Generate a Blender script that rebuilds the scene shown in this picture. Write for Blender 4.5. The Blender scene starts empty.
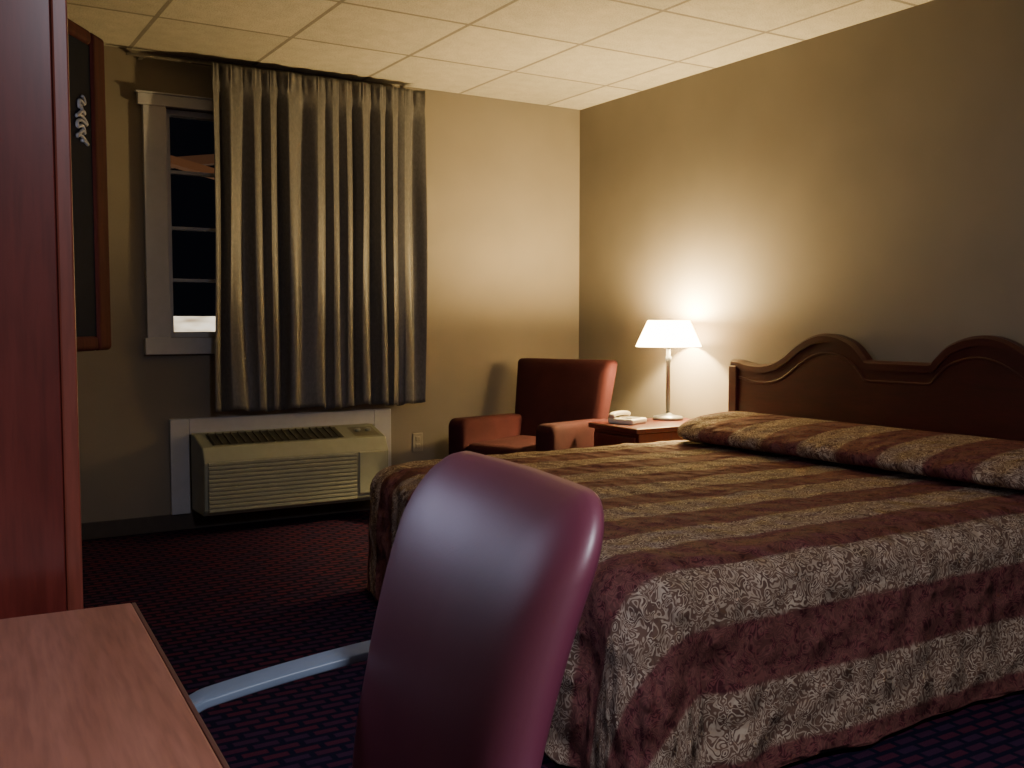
import bpy, bmesh, math, random
from mathutils import Vector, Matrix, noise
random.seed(4)
D=bpy.data
scene=bpy.context.scene
H=1.134
YB=5.56; XR=3.94; XL=-0.38; YF=-2.6; ZC=2.55

# ------------------------------------------------------------ helpers
def link(o):
    scene.collection.objects.link(o); return o
def tag(o,label=None,category=None,**k):
    if label: o["label"]=label
    if category: o["category"]=category
    for a,b in k.items(): o[a]=b
    return o
def empty(name,loc=(0,0,0),rz=0,label=None,category=None,parent=None):
    e=D.objects.new(name,None); e.empty_display_size=.1; e.location=loc; e.rotation_euler=(0,0,rz)
    link(e)
    if parent: e.parent=parent
    return tag(e,label,category)
def mobj(name,verts,faces,mat,parent=None,smooth=False,loc=(0,0,0),uvs=None,fix=True):
    me=D.meshes.new(name); me.from_pydata([tuple(v) for v in verts],[],faces); me.update()
    if uvs is not None:
        ul=me.uv_layers.new(name="UVMap")
        for lp in me.loops: ul.data[lp.index].uv=uvs[lp.vertex_index]
    if fix:
        bm=bmesh.new(); bm.from_mesh(me); bmesh.ops.recalc_face_normals(bm,faces=bm.faces); bm.to_mesh(me); bm.free()
    if smooth:
        for p in me.polygons: p.use_smooth=True
    if mat: me.materials.append(mat)
    o=D.objects.new(name,me); o.location=loc; link(o)
    if parent: o.parent=parent
    return o
def boxdata(x0,x1,y0,y1,z0,z1):
    v=[(x0,y0,z0),(x1,y0,z0),(x1,y1,z0),(x0,y1,z0),(x0,y0,z1),(x1,y0,z1),(x1,y1,z1),(x0,y1,z1)]
    f=[(0,3,2,1),(4,5,6,7),(0,1,5,4),(1,2,6,5),(2,3,7,6),(3,0,4,7)]
    return v,f
def boxes(name,lst,mat,parent=None,bevel=.003,seg=2,smooth=False):
    V=[];F=[]
    for b in lst:
        v,f=boxdata(*b); n=len(V); V+=v; F+=[tuple(i+n for i in q) for q in f]
    o=mobj(name,V,F,mat,parent,fix=False)
    if bevel:
        m=o.modifiers.new("bev","BEVEL"); m.width=bevel; m.segments=seg; m.limit_method='ANGLE'
    if smooth:
        for p in o.data.polygons: p.use_smooth=True
    return o
def box(name,x0,x1,y0,y1,z0,z1,mat,parent=None,bevel=.003,seg=2,smooth=False):
    return boxes(name,[(x0,x1,y0,y1,z0,z1)],mat,parent,bevel,seg,smooth)
def lathe(name,prof,mat,parent=None,loc=(0,0,0),seg=40,caps=True,smooth=True):
    V=[];F=[]
    for r,z in prof:
        for i in range(seg):
            a=2*math.pi*i/seg; V.append((r*math.cos(a),r*math.sin(a),z))
    n=len(prof)
    for j in range(n-1):
        for i in range(seg):
            k=(i+1)%seg
            F.append((j*seg+i,j*seg+k,(j+1)*seg+k,(j+1)*seg+i))
    if caps:
        F.append(tuple(range(seg))[::-1]); F.append(tuple((n-1)*seg+i for i in range(seg)))
    return mobj(name,V,F,mat,parent,smooth,loc)
def catmull(p,n=8,closed=False):
    p=[Vector(q) for q in p]; out=[]; m=len(p)
    rng=range(m if closed else m-1)
    for i in rng:
        if closed: a,b,c,d=p[i-1],p[i],p[(i+1)%m],p[(i+2)%m]
        else: a=p[max(i-1,0)];b=p[i];c=p[i+1];d=p[min(i+2,m-1)]
        for k in range(n):
            t=k/n
            out.append(.5*((2*b)+(c-a)*t+(2*a-5*b+4*c-d)*t*t+(3*b-a-3*c+d)*t**3))
    if not closed: out.append(p[-1])
    return out
def sweep(name,pts,prof,mat,parent=None,up=(0,0,1),closed=False,smooth=True,loc=(0,0,0)):
    pts=[Vector(p) for p in pts]; up=Vector(up); V=[];F=[]; n=len(pts); m=len(prof)
    for i,p in enumerate(pts):
        if closed: t=pts[(i+1)%n]-pts[i-1]
        else: t=pts[min(i+1,n-1)]-pts[max(i-1,0)]
        t.normalize(); s=t.cross(up)
        if s.length<1e-4: s=t.cross(Vector((1,0,0)))
        s.normalize(); u=s.cross(t)
        for a,b in prof: V.append(p+s*a+u*b)
    for i in range(n if closed else n-1):
        j=(i+1)%n
        for k in range(m):
            l=(k+1)%m
            F.append((i*m+k,i*m+l,j*m+l,j*m+k))
    if not closed:
        F.append(tuple(range(m))[::-1]); F.append(tuple((n-1)*m+k for k in range(m)))
    return mobj(name,V,F,mat,parent,smooth,loc)
def circ(r,n=10): return [(r*math.cos(2*math.pi*i/n),r*math.sin(2*math.pi*i/n)) for i in range(n)]
def rrect(w,h,r=.3,n=3):
    out=[]; r=r*min(w,h)
    for cx,cy,a0 in ((w/2-r,h/2-r,0),(-w/2+r,h/2-r,90),(-w/2+r,-h/2+r,180),(w/2-r,-h/2+r,270)):
        for i in range(n+1):
            a=math.radians(a0+90*i/n); out.append((cx+r*math.cos(a),cy+r*math.sin(a)))
    return out
def outline(hw,hh,rc,seg=8,div=10):
    pts=[]
    cs=((hw-rc,hh-rc,0),(-hw+rc,hh-rc,90),(-hw+rc,-hh+rc,180),(hw-rc,-hh+rc,270))
    for q,(cx,cy,a0) in enumerate(cs):
        for i in range(seg+1):
            a=math.radians(a0+90*i/seg); pts.append((cx+rc*math.cos(a),cy+rc*math.sin(a)))
        nx,ny,na=cs[(q+1)%4]
        e=(nx+rc*math.cos(math.radians(na)),ny+rc*math.sin(math.radians(na)))
        s=pts[-1]
        for i in range(1,div): pts.append((s[0]+(e[0]-s[0])*i/div,s[1]+(e[1]-s[1])*i/div))
    return pts
def pad(name,hw,hh,rc,prof,mapf,mat,parent=None,inner=(.85,.7,.55,.4,.2),seg=8):
    """cushion-like solid : prof=[(inset,t)...] from front to back"""
    o=outline(hw,hh,rc,seg); m=len(o); rings=[]
    def ring(ins,t,s=1.0):
        sx=(1-ins/hw)*s; sy=(1-ins/hh)*s
        return [mapf(a*sx,b*sy,t) for a,b in o]
    i0,t0=prof[0]; i1,t1=prof[-1]
    V=[mapf(0,0,t0)]
    for s in reversed(inner): rings.append(ring(i0,t0,s))
    for i,t in prof: rings.append(ring(i,t))
    for s in inner: rings.append(ring(i1,t1,s))
    for r in rings: V+=r
    V.append(mapf(0,0,t1)); last=len(V)-1; F=[]
    for k in range(m): F.append((0,1+k,1+(k+1)%m))
    for j in range(len(rings)-1):
        for k in range(m):
            l=(k+1)%m; a=1+j*m; b=a+m
            F.append((a+k,b+k,b+l,a+l))
    a=1+(len(rings)-1)*m
    for k in range(m): F.append((a+k,last,a+(k+1)%m))
    return mobj(name,V,F,mat,parent,True)

# ------------------------------------------------------------ materials
class N:
    def __init__(s,name):
        s.m=D.materials.new(name); s.m.use_nodes=True; s.nt=s.m.node_tree
        s.b=s.nt.nodes["Principled BSDF"]; s.out=s.nt.nodes["Material Output"]
    def n(s,t,**k):
        x=s.nt.nodes.new(t)
        for a,b in k.items(): setattr(x,a,b)
        return x
    def l(s,a,b): s.nt.links.new(a,b)
    def coord(s,kind="Object",scale=(1,1,1),rot=(0,0,0),loc=(0,0,0)):
        c=s.n("ShaderNodeTexCoord"); mp=s.n("ShaderNodeMapping")
        mp.inputs["Scale"].default_value=scale; mp.inputs["Rotation"].default_value=rot; mp.inputs["Location"].default_value=loc
        s.l(c.outputs[kind],mp.inputs[0]); return mp.outputs[0]
    def noise(s,v,scale=5,detail=3,rough=.5,dist=0):
        x=s.n("ShaderNodeTexNoise"); x.inputs["Scale"].default_value=scale; x.inputs["Detail"].default_value=detail
        x.inputs["Roughness"].default_value=rough; x.inputs["Distortion"].default_value=dist
        s.l(v,x.inputs["Vector"]); return x.outputs[0]
    def ramp(s,v,stops,interp='LINEAR'):
        x=s.n("ShaderNodeValToRGB"); e=x.color_ramp; e.interpolation=interp
        while len(e.elements)<len(stops): e.elements.new(.5)
        for i,(p,c) in enumerate(stops):
            e.elements[i].position=p; e.elements[i].color=(c[0],c[1],c[2],1) if not isinstance(c,float) else (c,c,c,1)
        s.l(v,x.inputs[0]); return x.outputs[0]
    def mix(s,f,a,b,mode='MIX'):
        x=s.n("ShaderNodeMix",data_type='RGBA',blend_type=mode)
        for i,v in ((0,f),(6,a),(7,b)):
            if hasattr(v,'links') or hasattr(v,'is_linked'): s.l(v,x.inputs[i])
            else: x.inputs[i].default_value=v if i==0 else (v[0],v[1],v[2],1)
        return x.outputs[2]
    def math(s,op,a,b=None):
        x=s.n("ShaderNodeMath",operation=op)
        for i,v in ((0,a),(1,b)):
            if v is None: continue
            if hasattr(v,'is_linked'): s.l(v,x.inputs[i])
            else: x.inputs[i].default_value=v
        return x.outputs[0]
    def bump(s,h,strength=.2,dist=.01,prev=None):
        x=s.n("ShaderNodeBump"); x.inputs["Strength"].default_value=strength; x.inputs["Distance"].default_value=dist
        s.l(h,x.inputs["Height"]); s.l(x.outputs[0],s.b.inputs["Normal"]); return x
    def col(s,c):
        if hasattr(c,'is_linked'): s.l(c,s.b.inputs["Base Color"])
        else: s.b.inputs["Base Color"].default_value=(c[0],c[1],c[2],1)
        return s
    def set(s,**k):
        for a,b in k.items(): s.b.inputs[a.replace('_',' ')].default_value=b
        return s

def plain(name,c,rough=.5,metal=0.,var=.12,scale=20,bump=0,spec=.5):
    M=N(name); v=M.coord(); n=M.noise(v,scale,3)
    M.col(M.ramp(n,[(.3,tuple(x*(1-var) for x in c)),(.7,tuple(min(1,x*(1+var)) for x in c))]))
    M.set(Roughness=rough,Metallic=metal,Specular_IOR_Level=spec)
    if bump: M.bump(n,bump,.004)
    return M.m
def wood(name,c1,c2,scale=(3,40,40),rough=.3,coat=.3,fine=1.,spec=.5):
    M=N(name); v=M.coord(scale=scale)
    n=M.noise(v,1.0*fine,6,.6,.6); n2=M.noise(M.coord(scale=tuple(x*4 for x in scale)),2,3)
    a=M.ramp(n,[(.3,c1),(.7,c2)])
    b=M.ramp(n2,[(.35,(.80,.80,.80)),(.6,(1,1,1))])
    M.col(M.mix(1.0,a,b,'MULTIPLY')); M.set(Roughness=rough,Coat_Weight=coat,Coat_Roughness=.15,Specular_IOR_Level=spec)
    return M.m

m_wall=N("wallpaper"); v=m_wall.coord(); n=m_wall.noise(v,3,2); n2=m_wall.noise(m_wall.coord(scale=(300,300,60)),1,2)
m_wall.col(m_wall.ramp(n,[(.3,(.190,.168,.138)),(.7,(.212,.188,.155))])); m_wall.set(Roughness=.75); m_wall.bump(n2,.25,.002); m_wall=m_wall.m

M=N("ceiling_tile"); v=M.coord(loc=(-0.42,-0.36,0))
br=M.n("ShaderNodeTexBrick"); br.offset=0; br.squash=1
M.l(v,br.inputs["Vector"])
for k,x in (("Scale",1.0),("Mortar Size",.011),("Mortar Smooth",.1),("Brick Width",.65),("Row Height",.65),("Bias",0)): br.inputs[k].default_value=x
br.inputs["Color1"].default_value=(.55,.525,.455,1); br.inputs["Color2"].default_value=(.46,.44,.38,1); br.inputs["Mortar"].default_value=(.25,.23,.20,1)
sp=M.noise(M.coord(),160,3,.6); spr=M.ramp(sp,[(.38,(.6,.6,.6)),(.5,(1,1,1))])
sp2=M.ramp(M.noise(M.coord(),14,4,.6),[(.3,(.84,.84,.84)),(.7,(1,1,1))])
M.col(M.mix(1.0,M.mix(1.0,br.outputs["Color"],spr,'MULTIPLY'),sp2,'MULTIPLY')); M.set(Roughness=.9)
M.bump(br.outputs["Fac"],.6,.006); m_ceil=M.m

M=N("carpet"); v=M.coord()
br=M.n("ShaderNodeTexBrick"); br.offset=.5; M.l(v,br.inputs["Vector"])
for k,x in (("Scale",1.0),("Mortar Size",.011),("Mortar Smooth",.4),("Brick Width",.085),("Row Height",.042),("Bias",-.1)): br.inputs[k].default_value=x
br.inputs["Color1"].default_value=(.085,.021,.042,1); br.inputs["Color2"].default_value=(.038,.023,.060,1); br.inputs["Mortar"].default_value=(.013,.012,.031,1)
nn=M.noise(v,500,2); M.col(M.mix(1.0,br.outputs["Color"],M.ramp(nn,[(.3,(.5,.5,.5)),(.7,(1.2,1.2,1.2))]),'MULTIPLY'))
M.set(Roughness=1.0,Specular_IOR_Level=.03); M.bump(nn,.5,.004); m_carpet=M.m

def spreadmat(name,period,phase):
    M=N(name); c=M.n("ShaderNodeUVMap"); c.uv_map="UVMap"; uv=c.outputs[0]
    sx=M.n("ShaderNodeSeparateXYZ"); M.l(uv,sx.inputs[0])
    wob=M.math('MULTIPLY',M.math('SUBTRACT',M.noise(uv,30,2),.5),.018)
    y=M.math('ADD',sx.outputs[1],wob)
    s=M.math('SINE',M.math('MULTIPLY',M.math('SUBTRACT',y,phase),2*math.pi/period))
    band=M.ramp(M.math('ADD',M.math('MULTIPLY',s,.5),.5),[(.44,0.),(.56,1.)])
    n=M.noise(uv,25,1.2,.45,1.4)
    sc=M.math('SINE',M.math('MULTIPLY',n,46.))
    line=M.ramp(sc,[(.0,0.),(.5,1.)])
    blot=M.ramp(M.noise(uv,34,2,.5,.8),[(.40,0.),(.52,1.)])
    light=M.mix(line,(.105,.058,.042),(.44,.355,.255))
    light=M.mix(M.math('MULTIPLY',blot,.35),light,(.21,.13,.085))
    mar=M.mix(line,(.058,.014,.017),(.15,.045,.044))
    mar=M.mix(M.math('MULTIPLY',blot,.45),mar,(.19,.082,.062))
    M.col(M.mix(band,mar,light)); M.set(Roughness=.85,Specular_IOR_Level=.2)
    vo=M.n("ShaderNodeTexVoronoi"); vo.feature='SMOOTH_F1'; vo.inputs["Scale"].default_value=13
    wv=M.n("ShaderNodeVectorMath",operation='ADD'); nz=M.n("ShaderNodeTexNoise"); nz.inputs["Scale"].default_value=6
    M.l(uv,nz.inputs["Vector"]); sm=M.n("ShaderNodeVectorMath",operation='SCALE'); sm.inputs["Scale"].default_value=.06
    M.l(nz.outputs["Color"],sm.inputs[0]); M.l(uv,wv.inputs[0]); M.l(sm.outputs[0],wv.inputs[1]); M.l(wv.outputs[0],vo.inputs["Vector"])
    h=M.ramp(vo.outputs["Distance"],[(0.,1.),(.7,0.)])
    M.bump(h,1.0,.036); return M.m
m_spread=spreadmat("striped_quilt",.33,1.665)
m_bolster=spreadmat("striped_quilt_pillow",.40,2.30)

m_cherry=wood("cherry_wood",(.095,.015,.012),(.160,.029,.022),(14,14,1.4),.28,.4)
m_cherry_light=wood("cherry_trim",(.16,.036,.022),(.24,.058,.036),(14,14,1.4),.35,.3)
m_doorf=wood("door_cherry",(.050,.010,.006),(.090,.020,.011),(14,14,1.4),.8,.0,spec=.1)
m_hb=wood("headboard_wood",(.030,.003,.0042),(.058,.006,.0075),(12,2,14),.40,.18)
m_ns=wood("nightstand_wood",(.05,.006,.006),(.09,.014,.012),(14,14,1.4),.35,.25)
m_desk=wood("desk_laminate",(.28,.110,.074),(.36,.155,.108),(18,1.4,18),.42,.1)
m_deskedge=plain("desk_edge_band",(.10,.042,.034),.4)
m_vinyl=N("maroon_vinyl"); v=m_vinyl.coord(); nn=m_vinyl.noise(v,260,2)
m_vinyl.col(m_vinyl.ramp(m_vinyl.noise(v,5,3),[(.3,(.125,.022,.045)),(.7,(.150,.028,.055))])); m_vinyl.set(Roughness=.46,Specular_IOR_Level=1.0); m_vinyl.bump(nn,.10,.001); m_vinyl=m_vinyl.m
m_red=N("red_upholstery"); v=m_red.coord(); nn=m_red.noise(v,350,2)
m_red.col(m_red.ramp(m_red.noise(v,9,3),[(.3,(.030,.006,.0088)),(.7,(.042,.0085,.012))])); m_red.set(Roughness=.9,Specular_IOR_Level=.2); m_red.bump(nn,.3,.002); m_red=m_red.m
m_white=plain("white_paint",(.40,.41,.45),.5,var=.04)
m_acb=plain("beige_plastic",(.24,.255,.20),.45,var=.05)
m_dark=plain("dark_plastic",(.02,.02,.02),.5)
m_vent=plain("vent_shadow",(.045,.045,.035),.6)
m_steel=plain("grey_metal",(.16,.165,.17),.35,.3,.06,60)
m_arm=plain("grey_armrest",(.15,.20,.27),.4,.0,.05,30)
m_bronze=plain("dark_bronze",(.05,.04,.035),.35,.6)
m_rod=plain("grey_track",(.10,.09,.08),.5)
m_mat=plain("mattress_ticking",(.5,.48,.45),.8)
m_base=plain("baseboard_vinyl",(.045,.035,.03),.6)
m_black=plain("black_panel",(.008,.008,.012),.12)
m_blackm=plain("black_matte",(.005,.006,.012),.8,spec=.08)
m_pale=plain("pale_scroll",(.26,.25,.22),.5)
m_paper=plain("white_plastic",(.65,.63,.56),.4,var=.03)
m_outlet=plain("ivory_plate",(.26,.235,.19),.5,var=.03)

M=N("curtain_satin")
sc=M.noise(M.coord(scale=(90,90,45)),1,2,.5,.6)
M.col(M.ramp(sc,[(.36,(.084,.081,.084)),(.5,(.096,.093,.096)),(.66,(.112,.109,.112))])); M.set(Roughness=.48,Specular_IOR_Level=.5); m_cur=M.m

M=N("lamp_shade_fabric"); nt=M.nt
tr=M.n("ShaderNodeBsdfTranslucent"); tr.inputs[0].default_value=(.92,.74,.42,1)
df=M.n("ShaderNodeBsdfDiffuse"); df.inputs[0].default_value=(.75,.66,.5,1)
em=M.n("ShaderNodeEmission"); em.inputs[0].default_value=(1,.80,.44,1); em.inputs[1].default_value=22
mx=M.n("ShaderNodeMixShader"); mx.inputs[0].default_value=.15; ad=M.n("ShaderNodeAddShader")
M.l(tr.outputs[0],mx.inputs[1]); M.l(df.outputs[0],mx.inputs[2]); M.l(mx.outputs[0],ad.inputs[0]); M.l(em.outputs[0],ad.inputs[1]); M.l(ad.outputs[0],M.out.inputs[0])
m_shade=M.m
M=N("window_glass"); M.set(Roughness=.02,Transmission_Weight=1.0,IOR=1.05); M.col((1,1,1)); m_glass=M.m
def emis(name,c,s):
    M=N(name); M.col(c); M.b.inputs["Emission Color"].default_value=(*c,1); M.b.inputs["Emission Strength"].default_value=s; return M.m

# ------------------------------------------------------------ room shell
def S(o,label=None):
    o["kind"]="structure"
    if label: o["label"]=label
    return o
S(box("floor",XL-.15,XR+.15,YF-.15,YB+.15,-.12,0,m_carpet,bevel=0),"dark navy carpet with small dark red dashes")
S(box("ceiling",XL-.15,XR+.15,YF-.15,YB+.15,ZC,ZC+.1,m_ceil,bevel=0),"suspended ceiling of square cream tiles")
WX0,WX1,WZ0,WZ1=1.245,2.455,1.05,2.27
S(boxes("wall_back",[(XL-.15,WX0,YB,YB+.15,0,ZC),(WX1,XR+.15,YB,YB+.15,0,ZC),(WX0,WX1,YB,YB+.15,0,WZ0),(WX0,WX1,YB,YB+.15,WZ1,ZC)],m_wall,bevel=0),"beige papered wall with window")
S(box("wall_right",XR,XR+.15,YF,YB,0,ZC,m_wall,bevel=0),"beige papered wall behind the headboard")
S(box("wall_left",XL-.15,XL,YF,YB,0,ZC,m_wall,bevel=0))
S(box("wall_front",XL-.15,XR+.15,YF-.15,YF,0,ZC,m_wall,bevel=0))
S(box("baseboard_back",XL,XR,YB-.012,YB,0,.09,m_base))
S(box("baseboard_right",XR-.012,XR,YF,YB-.013,0,.09,m_base))
# window
w=empty("window_1",(0,YB,0)); S(w,"white-cased window with dark night panes")
boxes("casing",[(1.125,WX0,-.03,0,.98,WZ1),(WX1,WX1+.12,-.03,0,.98,WZ1),(1.10,WX1+.15,-.035,0,WZ1,WZ1+.06),(1.09,WX1+.16,-.042,0,WZ1+.06,WZ1+.07),(1.11,WX1+.14,-.045,0,.96,1.05)],m_white,w,.004)
boxes("sash",[(WX0,WX0+.03,.03,.09,WZ0,WZ1),(WX1-.03,WX1,.03,.09,WZ0,WZ1),(WX0+.03,WX1-.03,.03,.09,WZ1-.03,WZ1),(WX0+.03,WX1-.03,.03,.09,WZ0,WZ0+.03)]
 +[(WX0+.03,WX1-.03,.03,.075,z-.009,z+.009) for z in (1.36,1.64,1.94)]+[((WX0+WX1)/2-.02,(WX0+WX1)/2+.02,.025,.085,WZ0+.03,WZ1-.03)],m_white,w,.002)
box("glass",WX0+.025,WX1-.025,.062,.066,WZ0+.025,WZ1-.025,m_glass,w,0)
t=boxes("trim_1",[(1.23,1.33,YB-.03,YB,.09,.61),(2.42,2.53,YB-.03,YB,.09,.61),(1.33,2.42,YB-.03,YB,.52,.61)],m_white,None,.004); S(t,"white painted boards framing the air conditioner")

# outdoors : added porch, its glowing wood stands in for an orange reflection
PO=empty("porch",(0,6.5,-.1),0,"added porch with self-glowing wood in place of an orange reflection","porch")
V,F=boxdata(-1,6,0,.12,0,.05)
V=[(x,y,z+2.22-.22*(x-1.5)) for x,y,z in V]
mobj("glow_brace",V,F,emis("porch_wood_glow",(.30,.12,.05),.25),PO)
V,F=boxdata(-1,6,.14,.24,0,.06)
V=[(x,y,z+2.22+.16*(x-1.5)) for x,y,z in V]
mobj("glow_beam",V,F,emis("porch_beam_glow",(.26,.12,.06),.16),PO)
box("post",-.9,-.75,0,.12,0,2.75,m_white,PO,.01)
box("post",5.8,5.95,0,.12,0,2.9,m_white,PO,.01)
gr=box("ground",-6,14,YB+.16,20,-.2,-.1,m_dark,None,0); S(gr)
rw=empty("glow_low_wall",(3.6,12,-.1),0,"added low wall whose glowing cap stands in for lights outside","wall")
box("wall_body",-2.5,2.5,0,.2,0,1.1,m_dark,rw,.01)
M=N("glow_cap"); gsrc=M.noise(M.coord(scale=(1.5,1,5)),2,1)  # cap glows by itself in place of bright lights outdoors
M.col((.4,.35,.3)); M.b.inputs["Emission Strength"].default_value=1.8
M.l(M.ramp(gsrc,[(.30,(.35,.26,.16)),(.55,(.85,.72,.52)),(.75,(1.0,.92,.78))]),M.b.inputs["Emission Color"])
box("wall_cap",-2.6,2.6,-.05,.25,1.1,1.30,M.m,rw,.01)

# ------------------------------------------------------------ curtain + rod
rod=empty("curtain_rod",(0,YB,0),0,"slim grey metal curtain track above the window","curtain rod")
box("track",1.04,2.70,-.085,-.070,2.500,2.514,m_rod,rod,.003)
for x in (1.12,2.66): box("bracket",x-.012,x+.012,-.070,0,2.502,2.512,m_rod,rod,.002)
V=[];F=[]
nx=520; nz=70
for j in range(nz+1):
    v_=j/nz; z=2.505-(2.505-.645)*v_
    for i in range(nx+1):
        u=i/nx
        ph=u*2*math.pi*12+1.6*math.sin(u*9)+1.2*math.sin(u*21+1)+.6*math.sin(v_*2.5+u*15)*v_
        pinch=math.exp(-((v_-.06)/.022)**2)
        amp=(.017+.017*min(1,v_*3.0))*(.8+.35*math.sin(u*17+2)+.15*math.sin(u*41))*(1-.6*pinch)
        pl=math.sin(ph)+.22*math.sin(2*ph+1+v_)+ (.25*math.sin(4*ph+u*30) if v_<.05 else 0)
        x=1.455+1.255*u+.006*math.sin(ph*2+v_*2)+ .010*math.sin(v_*5+u*12)*v_
        y=YB-.130-amp*pl-.014*v_*math.sin(u*31+v_*3)
        V.append((x,y,z+ v_**6*(.007*math.sin(u*20)+.006*math.sin(ph))))
for j in range(nz):
    for i in range(nx):
        a=j*(nx+1)+i; F.append((a,a+1,a+nx+2,a+nx+1))
cur=empty("curtain",(0,0,0),0,"grey-brown satin pleated curtain drawn over the window","curtain")
c=mobj("curtain_panel",V,F,m_cur,cur,True); s=c.modifiers.new("s","SOLIDIFY"); s.thickness=.003

# ------------------------------------------------------------ air conditioner
ac=empty("air_conditioner",(1.336,YB-.03,.0),0,"beige through-wall air conditioner with louvred front","air conditioner")
WA=1.05; dY=.27
V=[];prof=[(0,.11),(-dY+.03,.11),(-dY,.14),(-dY-.01,.40),(-dY+.03,.475),(-.05,.53),(0,.53)]
n=len(prof)
for x in (0,WA):
    for y,z in prof: V.append((x,y,z))
F=[tuple(range(n)),tuple(range(2*n-1,n-1,-1))]+[(k,(k+1)%n,n+(k+1)%n,n+k) for k in range(n)]
b=mobj("body",V,F,m_acb,ac); bv=b.modifiers.new("b","BEVEL"); bv.width=.008; bv.segments=3
boxes("front_grille",[(.02,.85,-dY-.018,-dY+.004,.135+i*.0225,.135+i*.0225+.016) for i in range(12)],m_acb,ac,.003)
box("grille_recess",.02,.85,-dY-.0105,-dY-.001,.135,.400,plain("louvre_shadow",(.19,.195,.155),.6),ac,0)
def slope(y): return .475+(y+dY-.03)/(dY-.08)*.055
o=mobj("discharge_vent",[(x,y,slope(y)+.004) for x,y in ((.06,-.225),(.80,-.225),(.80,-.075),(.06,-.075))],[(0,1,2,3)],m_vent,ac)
V=[];F=[]
for i in range(18):
    x=.07+i*.041; k=len(V)
    for dx in (0,.006):
        for y in (-.222,-.078): 
            for dz in (.004,.012): V.append((x+dx,y,slope(y)+dz))
    F+=[(k,k+1,k+3,k+2),(k+4,k+6,k+7,k+5),(k+1,k+5,k+7,k+3),(k,k+2,k+6,k+4),(k,k+4,k+5,k+1),(k+2,k+3,k+7,k+6)]
mobj("vent_fins",V,F,plain("vent_fin",(.06,.058,.045),.5),ac)
box("control_door",.865,1.035,-dY-.016,-dY-.0,.16,.40,m_acb,ac,.006)
o=mobj("control_panel",[(x,y,slope(y)+.003) for x,y in ((.87,-.22),(1.02,-.22),(1.02,-.09),(.87,-.09))],[(0,1,2,3)],plain("panel_grey",(.14,.135,.10),.4),ac)
for i in range(2): lathe("knob",[(.018,0),(.017,.014),(.012,.018)],m_acb,ac,(.91+i*.065,-.155,slope(-.155)+.003),20)

# outlet
ot=empty("wall_outlet",(2.72,YB,.39),0,"ivory wall socket plate on the beige wall","outlet")
box("plate",-.035,.035,-.008,0,-.058,.058,m_outlet,ot,.003)
for z in (-.022,.022): box("socket",-.016,.016,-.012,-.006,z-.014,z+.014,m_outlet,ot,.003)

# ------------------------------------------------------------ armchair
A=empty("armchair",(3.17,4.93,0),math.radians(-65.7),"dark red upholstered armchair in the room corner","armchair")
def cushion(name,x0,x1,y0,y1,z0,z1,mat,par,r=.035):
    return box(name,x0,x1,y0,y1,z0,z1,mat,par,r,5,True)
cushion("seat_base",-.25,.25,-.33,.28,.16,.31,m_red,A,.02)
cushion("seat_cushion",-.245,.245,-.36,.22,.315,.44,m_red,A,.045)
def amap(sgn):
    def f(a,b,t):
        z=.345+b - .03*(a+.36)
        return (sgn*.300+t, a-.02, z)
    return f
for sg in (-1,1):
    pad("arm",.35,.235,.05,[(.03,.064),(.014,.060),(.004,.050),(0,.034),(0,-.034),(.004,-.048),(.014,-.055),(.03,-.058)],amap(sg),m_red,A)
def bmap(a,b,t):
    z=.61+b; lean=.22*(b+.3)
    wx=a*(1+.24*(b+.1))
    return (wx,.25+lean-t, z)
pad("backrest",.31,.295,.028,[(.06,.066),(.03,.064),(.01,.054),(0,.038),(0,-.03),(.01,-.05),(.03,-.06)],bmap,m_red,A)
for x in (-.3,.3):
    for y in (-.3,.27): lathe("leg",[(.014,0),(.022,.13)],m_hb,A,(x,y,0),16)

# ------------------------------------------------------------ nightstand
ns=empty("nightstand",(3.60,4.30,0),0,"dark cherry wood nightstand beside the bed","nightstand")
box("top",-.33,.31,-.21,.225,.545,.575,m_ns,ns,.008,3)
box("body",-.30,.30,-.19,.205,.08,.545,m_ns,ns,.004)
box("plinth",-.28,.30,-.17,.19,0,.08,m_hb,ns,.003)
for z in (.33,.10):
    d=box("drawer",-.316,-.30,-.17,.19,z,z+.195,m_ns,ns,.005)
    k=lathe("knob",[(.008,0),(.008,.012),(.016,.018),(.010,.026)],m_bronze,d,(-.316,0,z+.1),16); k.rotation_euler=(0,-math.pi/2,0)

# ------------------------------------------------------------ lamp
LX,LY=3.748,4.405
L=empty("table_lamp",(LX,LY,.575),0,"lit table lamp with white cone shade on the nightstand","lamp")
lathe("base",[(.085,0),(.088,.008),(.082,.02),(.03,.028),(.014,.04)],m_steel,L)
lathe("stem",[(.012,.035),(.012,.33),(.017,.335),(.017,.36),(.012,.365),(.012,.42)],m_steel,L,seg=20)
lathe("socket",[(.018,.41),(.018,.45)],m_steel,L,seg=20)
sh=lathe("lamp_shade",[(.186,.420),(.118,.568)],m_shade,L,caps=False,seg=64)
sd=sh.modifiers.new("s","SOLIDIFY"); sd.thickness=.002
sweep("harp",catmull([(0,-.02,.44),(0,-.07,.50),(0,-.05,.56),(0,0,.575),(0,.05,.56),(0,.07,.50),(0,.02,.44)],6),circ(.0025,6),m_bronze,L,up=(1,0,0))
pl=D.lights.new("lamp_bulb_light",'POINT'); pl.energy=265; pl.color=(1,.70,.29); pl.shadow_soft_size=.03
po=D.objects.new("lamp_bulb_light",pl); po.location=(.075,-.01,.548); link(po); po.parent=L

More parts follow.
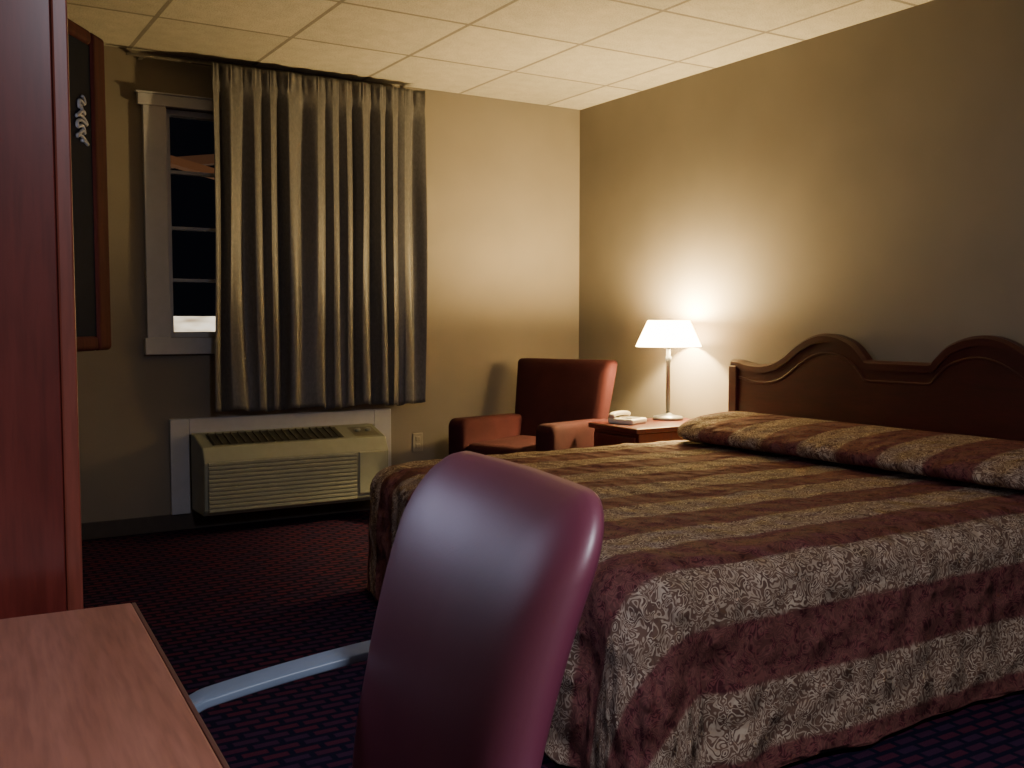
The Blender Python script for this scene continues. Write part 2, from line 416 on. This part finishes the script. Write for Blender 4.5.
# telephone
T=empty("telephone",(3.42,4.36,.576),math.radians(-70),"off-white desk telephone next to the lamp","telephone")
box("phone_body",-.08,.08,-.08,.08,0,.03,m_paper,T,.010,4)
sweep("handset",catmull([(-.05,-.085,.042),(-.05,-.05,.052),(-.05,.05,.052),(-.05,.085,.042)],5),rrect(.035,.022),m_paper,T)
box("keypad",-.01,.06,-.05,.04,.03,.034,plain("grey_keys",(.2,.2,.2),.5),T,.001)

# ------------------------------------------------------------ bed
B=empty("bed",(2.8,2.94,0),0,"king bed with carved dark wood headboard","bed")
def rel(x0,x1,y0,y1,z0,z1): return (x0-2.8,x1-2.8,y0-2.94,y1-2.94,z0,z1)
box("box_spring",*rel(1.74,3.76,1.95,3.80,.13,.33),m_mat,B,.03,3)
box("mattress",*rel(1.72,3.76,1.93,3.82,.33,.515),m_mat,B,.04,4)
for x in (1.85,3.6):
    for y in (2.05,3.7): box("leg",*rel(x-.03,x+.03,y-.03,y+.03,0,.13),m_dark,B,.003)
hp=[(0,.955),(.10,.955),(.175,.957),(.205,.985),(.26,1.035),(.34,1.068),(.42,1.078),(.50,1.064),(.59,1.020),(.67,.965),(.75,.927),(.84,.912),(.93,.916),(1.0,.930),(1.05,.932)]
right=[(q.x,q.y) for q in catmull([(a,b,0) for a,b in hp],6)]
curve=[(-a,b) for a,b in reversed(right)]+right[1:]
hbx=3.86-2.8
hb=empty("headboard",(0,0,0),0,None,None,B)
V=[];F=[];n=len(curve)
for x in (hbx-.02,hbx+.03):
    for a,b in curve: V.append((x,a,.25))
    for a,b in curve: V.append((x,a,b-.03))
o2=2*n
for s_ in (0,1):
    for i in range(n-1):
        F.append((s_*o2+i,s_*o2+i+1,s_*o2+n+i+1,s_*o2+n+i))
for i in range(n-1):
    F.append((n+i,n+i+1,o2+n+i+1,o2+n+i)); F.append((i,i+1,o2+i+1,o2+i))
F.append((0,n,o2+n,o2)); F.append((n-1,2*n-1,o2+2*n-1,o2+n-1))
mobj("headboard_panel",V,F,m_hb,hb)
mprof=[(-.045,-.022),(.03,-.022),(.03,.010),(.01,.022),(-.032,.022),(-.048,.012),(-.050,-.004)]
pts=[(hbx,a,b-.022) for a,b in curve]
sweep("top_moulding",pts,[(-a,b) for a,b in mprof],m_hb,hb,up=(0,0,1),smooth=False)
pts=[(hbx-.020,a*.965,b-.095) for a,b in curve]
sweep("inner_moulding",pts,rrect(.008,.012,.4),m_hb,hb)
for y in (-1.03,1.03): box("post",hbx-.035,hbx+.035,y-.03,y+.03,0,.90,m_hb,hb,.005)

# bedspread
x0,x1,y0,y1,zt=1.60,3.78,1.84,3.84,.548
rc=.12
per=[]
def seg(a,b,nn,nrm):
    for i in range(nn): t=i/nn; per.append((a[0]+(b[0]-a[0])*t,a[1]+(b[1]-a[1])*t,nrm[0],nrm[1]))
seg((x1,y0),(x0+rc,y0),110,(0,-1))
for i in range(18):
    a=math.radians(270-90*i/18); per.append((x0+rc+rc*math.cos(a),y0+rc+rc*math.sin(a),math.cos(a),math.sin(a)))
seg((x0,y0+rc),(x0,y1-rc),100,(-1,0))
for i in range(18):
    a=math.radians(180-90*i/18); per.append((x0+rc+rc*math.cos(a),y1-rc+rc*math.sin(a),math.cos(a),math.sin(a)))
seg((x0+rc,y1),(x1,y1),110,(0,1)); per.append((x1,y1,0,1))
arc=[0]
for i in range(1,len(per)): arc.append(arc[-1]+math.hypot(per[i][0]-per[i-1][0],per[i][1]-per[i-1][1]))
cornS=arc[119]; cornS2=arc[119+118]
def nz3(x,y,z=0,s=1): return noise.noise(Vector((x*s,y*s,z*s)))
V=[];U=[];m=len(per)
yc=(y0+y1)/2; rings=0
def skew(x,y):  # foot edge hangs a little askew
    w_=max(0,(x1-x)/(x1-x0)); return x+w_*.12*max(-1.1,min(1.1,(y-yc)/1.0))
ts=[0,.04,.12,.2,.3,.4,.5,.6,.7,.78,.85,.9,.94,.97,1.0]
for t in ts:
    for (px,py,nx_,ny_) in per:
        sxp=min(max(px,x0+.95),x1)
        x=sxp+(px-sxp)*t; y=yc+(py-yc)*t
        z=zt+.010*nz3(x,y,0,5)+.005*nz3(x,y,3,11)-(.012 if t==1 else 0)*1-.004*t**6
        V.append((skew(x,y),y,z)); U.append((x,y))
    rings+=1
R=.085; qs=[.02,.045,.07,.095,.12,.15,.19,.23,.27,.31,.35,.39,.43,.47,.51,.55,.585]
for q in qs:
    for i,(px,py,nx_,ny_) in enumerate(per):
        s_=arc[i]
        th=min(q/R,math.pi/2)
        out=R*math.sin(th); z=zt-.016-R*(1-math.cos(th))
        ex=max(0,q-R*math.pi/2)
        far=.35 if i>210 else 1
        out+=ex*.10*far; z-=ex*.985
        g=(ex/.46)*far
        out+=g*(.010*math.sin(s_*2*math.pi/.62+1.2*math.sin(s_*3))+.003*math.sin(s_*2*math.pi/.19+2*nz3(s_,0,0,2)))
        out+=.012*nz3(s_,q*1.0,7,9)*min(1,q*6)
        for cs,aa in ((cornS,1),(cornS2,.3)):
            dd=(s_-cs)
            w_=math.exp(-(dd/.14)**2)
            out+=w_*aa*(g*.010+min(1,g*3.2)*.040*math.cos((dd+.01)*2*math.pi/.20))
        z=max(z,.03)
        V.append((skew(px,py)+nx_*out,py+ny_*out,z)); U.append((px+nx_*q,py+ny_*q))
    rings+=1
F=[]
for j in range(rings-1):
    for i in range(m-1):
        a=j*m+i; F.append((a,a+1,a+m+1,a+m))
bs=mobj("bedspread",V,F,m_spread,None,True,uvs=U)
s=bs.modifiers.new("s","SOLIDIFY"); s.thickness=.012; s.offset=-1
tag(bs,"quilted maroon and tan striped floral bedspread on the bed","bedspread")

# bolster / pillow roll
V=[];U=[];F=[]
ny=110; na=36
yA,yBb=1.88,3.82
for j in range(ny+1):
    v_=j/ny; y=yA+(yBb-yA)*v_
    e=min(1,min(v_,1-v_)/.06); e=math.sqrt(max(0,1-(1-e)**2)); 
    e2=min(1,min(v_*3,1-v_)/.12); e2=1-(1-e2)**2
    hz=.35+.65*e
    for i in range(na):
        a=2*math.pi*i/na; ca,sa=math.cos(a),math.sin(a)
        n_=2.4
        xx=.29*math.copysign(abs(ca)**(2/n_),ca); zz=.058*math.copysign(abs(sa)**(2/n_),sa)
        wr=1+.02*nz3(y,a,0,4)+.012*nz3(y,a,5,12)
        X=3.45+.10*(1-e2)+xx*(.65+.35*e2)*wr; Z=.620+zz*hz*wr+(.018*xx/.29)
        V.append((X,y,Z)); U.append((X+zz,y))
for j in range(ny):
    for i in range(na):
        k=(i+1)%na; F.append((j*na+i,j*na+k,(j+1)*na+k,(j+1)*na+i))
F.append(tuple(range(na))); F.append(tuple(ny*na+i for i in range(na)))
bo=mobj("bolster_pillow",V,F,m_bolster,None,True,uvs=U)
tag(bo,"long pillow roll covered in maroon and tan striped quilt","pillow")

# ------------------------------------------------------------ desk
DK=empty("desk",(.264,1.425,0),math.radians(-3.3)*1,"brown laminate wood-top desk next to the armoire","desk")
box("desk_top",-.55,-.003,-1.15,0,.712,.75,m_desk,DK,.003)
box("edge_band",-.003,.002,-1.15,0,.712,.7495,m_deskedge,DK,.001)
box("side_panel",-.54,-.03,-.03,-.005,0,.712,m_cherry,DK,.002)
box("side_panel",-.54,-.03,-1.145,-1.12,0,.712,m_cherry,DK,.002)
box("back_panel",-.54,-.52,-1.12,-.03,.25,.712,m_cherry,DK,.002)

# ------------------------------------------------------------ armoire
AR=empty("armoire",(0,0,0),0,"tall glossy cherry wood armoire with an open upper door","armoire")
ax0,ax1,ay0,ay1=-.37,.215,1.55,2.45
boxes("body",[(ax0,ax1-.02,ay0,ay0+.025,.08,1.98),(ax0,ax1-.02,ay1-.025,ay1,.08,1.98),(ax0,ax0+.02,ay0+.025,ay1-.025,.08,1.98),(ax0+.02,ax1-.02,ay0+.025,ay1-.025,.95,.98),(ax0+.02,ax1-.02,ay0+.025,ay1-.025,.08,.11),(ax0+.02,ax1-.02,ay0+.025,ay1-.025,1.95,1.98)],m_cherry,AR,.002)
boxes("face_frame",[(ax1-.02,ax1+.002,ay0-.004,ay0+.04,.08,1.98),(ax1-.02,ax1+.002,ay1-.04,ay1,.08,1.98)],m_cherry_light,AR,.003)
boxes("cornice",[(ax0,ax1+.03,ay0-.03,ay1+.03,1.98,2.03),(ax0,ax1+.05,ay0-.05,ay1+.05,2.03,2.06)],m_cherry,AR,.006)
box("plinth",ax0,ax1,ay0,ay1,0,.08,m_cherry,AR,.002)
for z in (.12,.40,.68):
    d=box("drawer",ax1-.02,ax1-.001,ay0+.045,ay1-.045,z,z+.26,m_cherry,AR,.005)
    sweep("handle",catmull([(ax1,1.93,z+.13),(ax1+.02,1.94,z+.13),(ax1+.02,2.06,z+.13),(ax1,2.07,z+.13)],5),circ(.005,8),m_bronze,d)
tv=empty("added_television",(.12,2.0,.98),0,"unseen television added in the armoire for its cool glow",None,AR)  # unseen set, added to put a bluish sheen on the desk chair
box("added_tv_case",-.40,0,-.38,.38,0,.56,m_black,tv,.02,3)
box("added_screen",-.004,.004,-.33,.33,.06,.51,emis("added_screen_glow",(.58,.62,.88),9),tv,.002)
dr=empty("door",(ax1,2.45,0),math.atan2(.385,.262),None,None,AR)
fw=.075
boxes("door_frame",[(0,fw,-.014,.014,1.06,1.87),(.46-fw,.46,-.014,.014,1.06,1.87),(fw,.46-fw,-.014,.014,1.06,1.06+fw*.5),(fw,.46-fw,-.014,.014,1.87-fw*.5,1.87)],m_doorf,dr,.012,4)
box("door_panel",fw,.46-fw,-.006,.004,1.06+fw*.5,1.87-fw*.5,m_blackm,dr,.0)
sc=[]
for i in range(90):
    t=i/89; sc.append((.325+.026*math.sin(t*math.pi*9)*(1-.4*t)+.008*math.sin(t*40),-.009,1.58+.11*t+.006*math.cos(t*math.pi*18)))
sweep("scroll_ornament",sc,circ(.0045,6),m_pale,dr,up=(0,1,0))

# ------------------------------------------------------------ office chair
OC=empty("office_chair",(.262,1.045,0),math.radians(-8.7),"maroon vinyl high-back desk chair with grey arms","chair")
def obm(a,b,t):  # a width(y), b height(z)
    z=.685+b
    x=.232+.46*max(0,z-.45)**2-.008*(a/.2)**2
    if a>0: x-=.10*a*max(0,b)/.25*.6   # far top corner sits slightly forward
    return (x-t, a, z-.25*t)
pad("backrest",.238,.274,.076,[(.16,.034),(.13,.0336),(.10,.0328),(.075,.031),(.052,.028),(.035,.0235),(.022,.0175),(.012,.0095),(.004,.000),(0,-.010),(.001,-.022),(.008,-.032),(.03,-.040),(.06,-.043)],obm,m_vinyl,OC,seg=12)
pad("seat",.225,.22,.07,[(.06,.05),(.03,.045),(.008,.03),(0,.01),(0,-.02),(.02,-.04)],lambda a,b,t:(a-.02,b,.44+t),m_vinyl,OC)
box("back_bracket",.10,.27,-.04,.04,.385,.41,m_dark,OC,.006)
sweep("back_support",catmull([(.22,0,.40),(.30,0,.42),(.325,0,.50),(.335,0,.60)],6),rrect(.012,.06),m_dark,OC,up=(0,1,0))
for sg in (-1,1):
    ap=catmull([(.30,.268*sg,.682),(.23,.268*sg,.675),(.13,.259*sg,.664),(.045,.250*sg,.652),(.014,.247*sg,.645),(-.004,.246*sg,.630),(-.010,.243*sg,.58),(-.012,.235*sg,.42),(.02,.20*sg,.385),(.05,.10*sg,.38)],8)
    sweep("armrest",ap,rrect(.012,.048,.25),m_arm,OC,up=(0,1,0))
lathe("gas_column",[(.03,.09),(.03,.25),(.018,.255),(.018,.38)],m_dark,OC,seg=20)
for i in range(5):
    a=math.radians(72*i+18)
    g=sweep("base_leg",[(0,0,.10),(.12*math.cos(a),.12*math.sin(a),.10),(.27*math.cos(a),.27*math.sin(a),.075)],rrect(.045,.03),m_dark,OC)
    cst=lathe("caster",[(.008,-.018),(.024,-.018),(.026,-.01),(.026,.01),(.024,.018),(.008,.018)],m_dark,g,(.27*math.cos(a),.27*math.sin(a),.026),18); cst.rotation_euler=(math.pi/2,0,a)

# ------------------------------------------------------------ lights
cl=empty("ceiling_light",(.9,-.7,ZC),0,"round frosted ceiling light by the entrance","ceiling light")
lathe("light_rim",[(.19,-.03),(.19,0)],m_white,cl,seg=40)
lathe("diffuser",[(.02,-.10),(.10,-.09),(.16,-.06),(.18,-.03)],emis("frosted_glow",(.82,.90,1.0),4.0),cl,seg=40)
al=D.lights.new("ceiling_light_source",'AREA'); al.shape='DISK'; al.size=.35; al.energy=74; al.color=(.90,.88,1.0)
ao=D.objects.new("ceiling_light_source",al); ao.location=(0,0,-.13); link(ao); ao.parent=cl

wd=D.worlds.new("World"); scene.world=wd; wd.use_nodes=True
wd.node_tree.nodes["Background"].inputs[0].default_value=(.02,.022,.035,1); wd.node_tree.nodes["Background"].inputs[1].default_value=.08

# ------------------------------------------------------------ camera
cd=D.cameras.new("Camera"); cd.sensor_width=36; cd.lens=1000/1024*36; cd.clip_start=.05
co=D.objects.new("Camera",cd); co.location=(0,0,H); co.rotation_euler=(math.radians(90-3.55),0,math.radians(-31.5)); link(co)
scene.camera=co
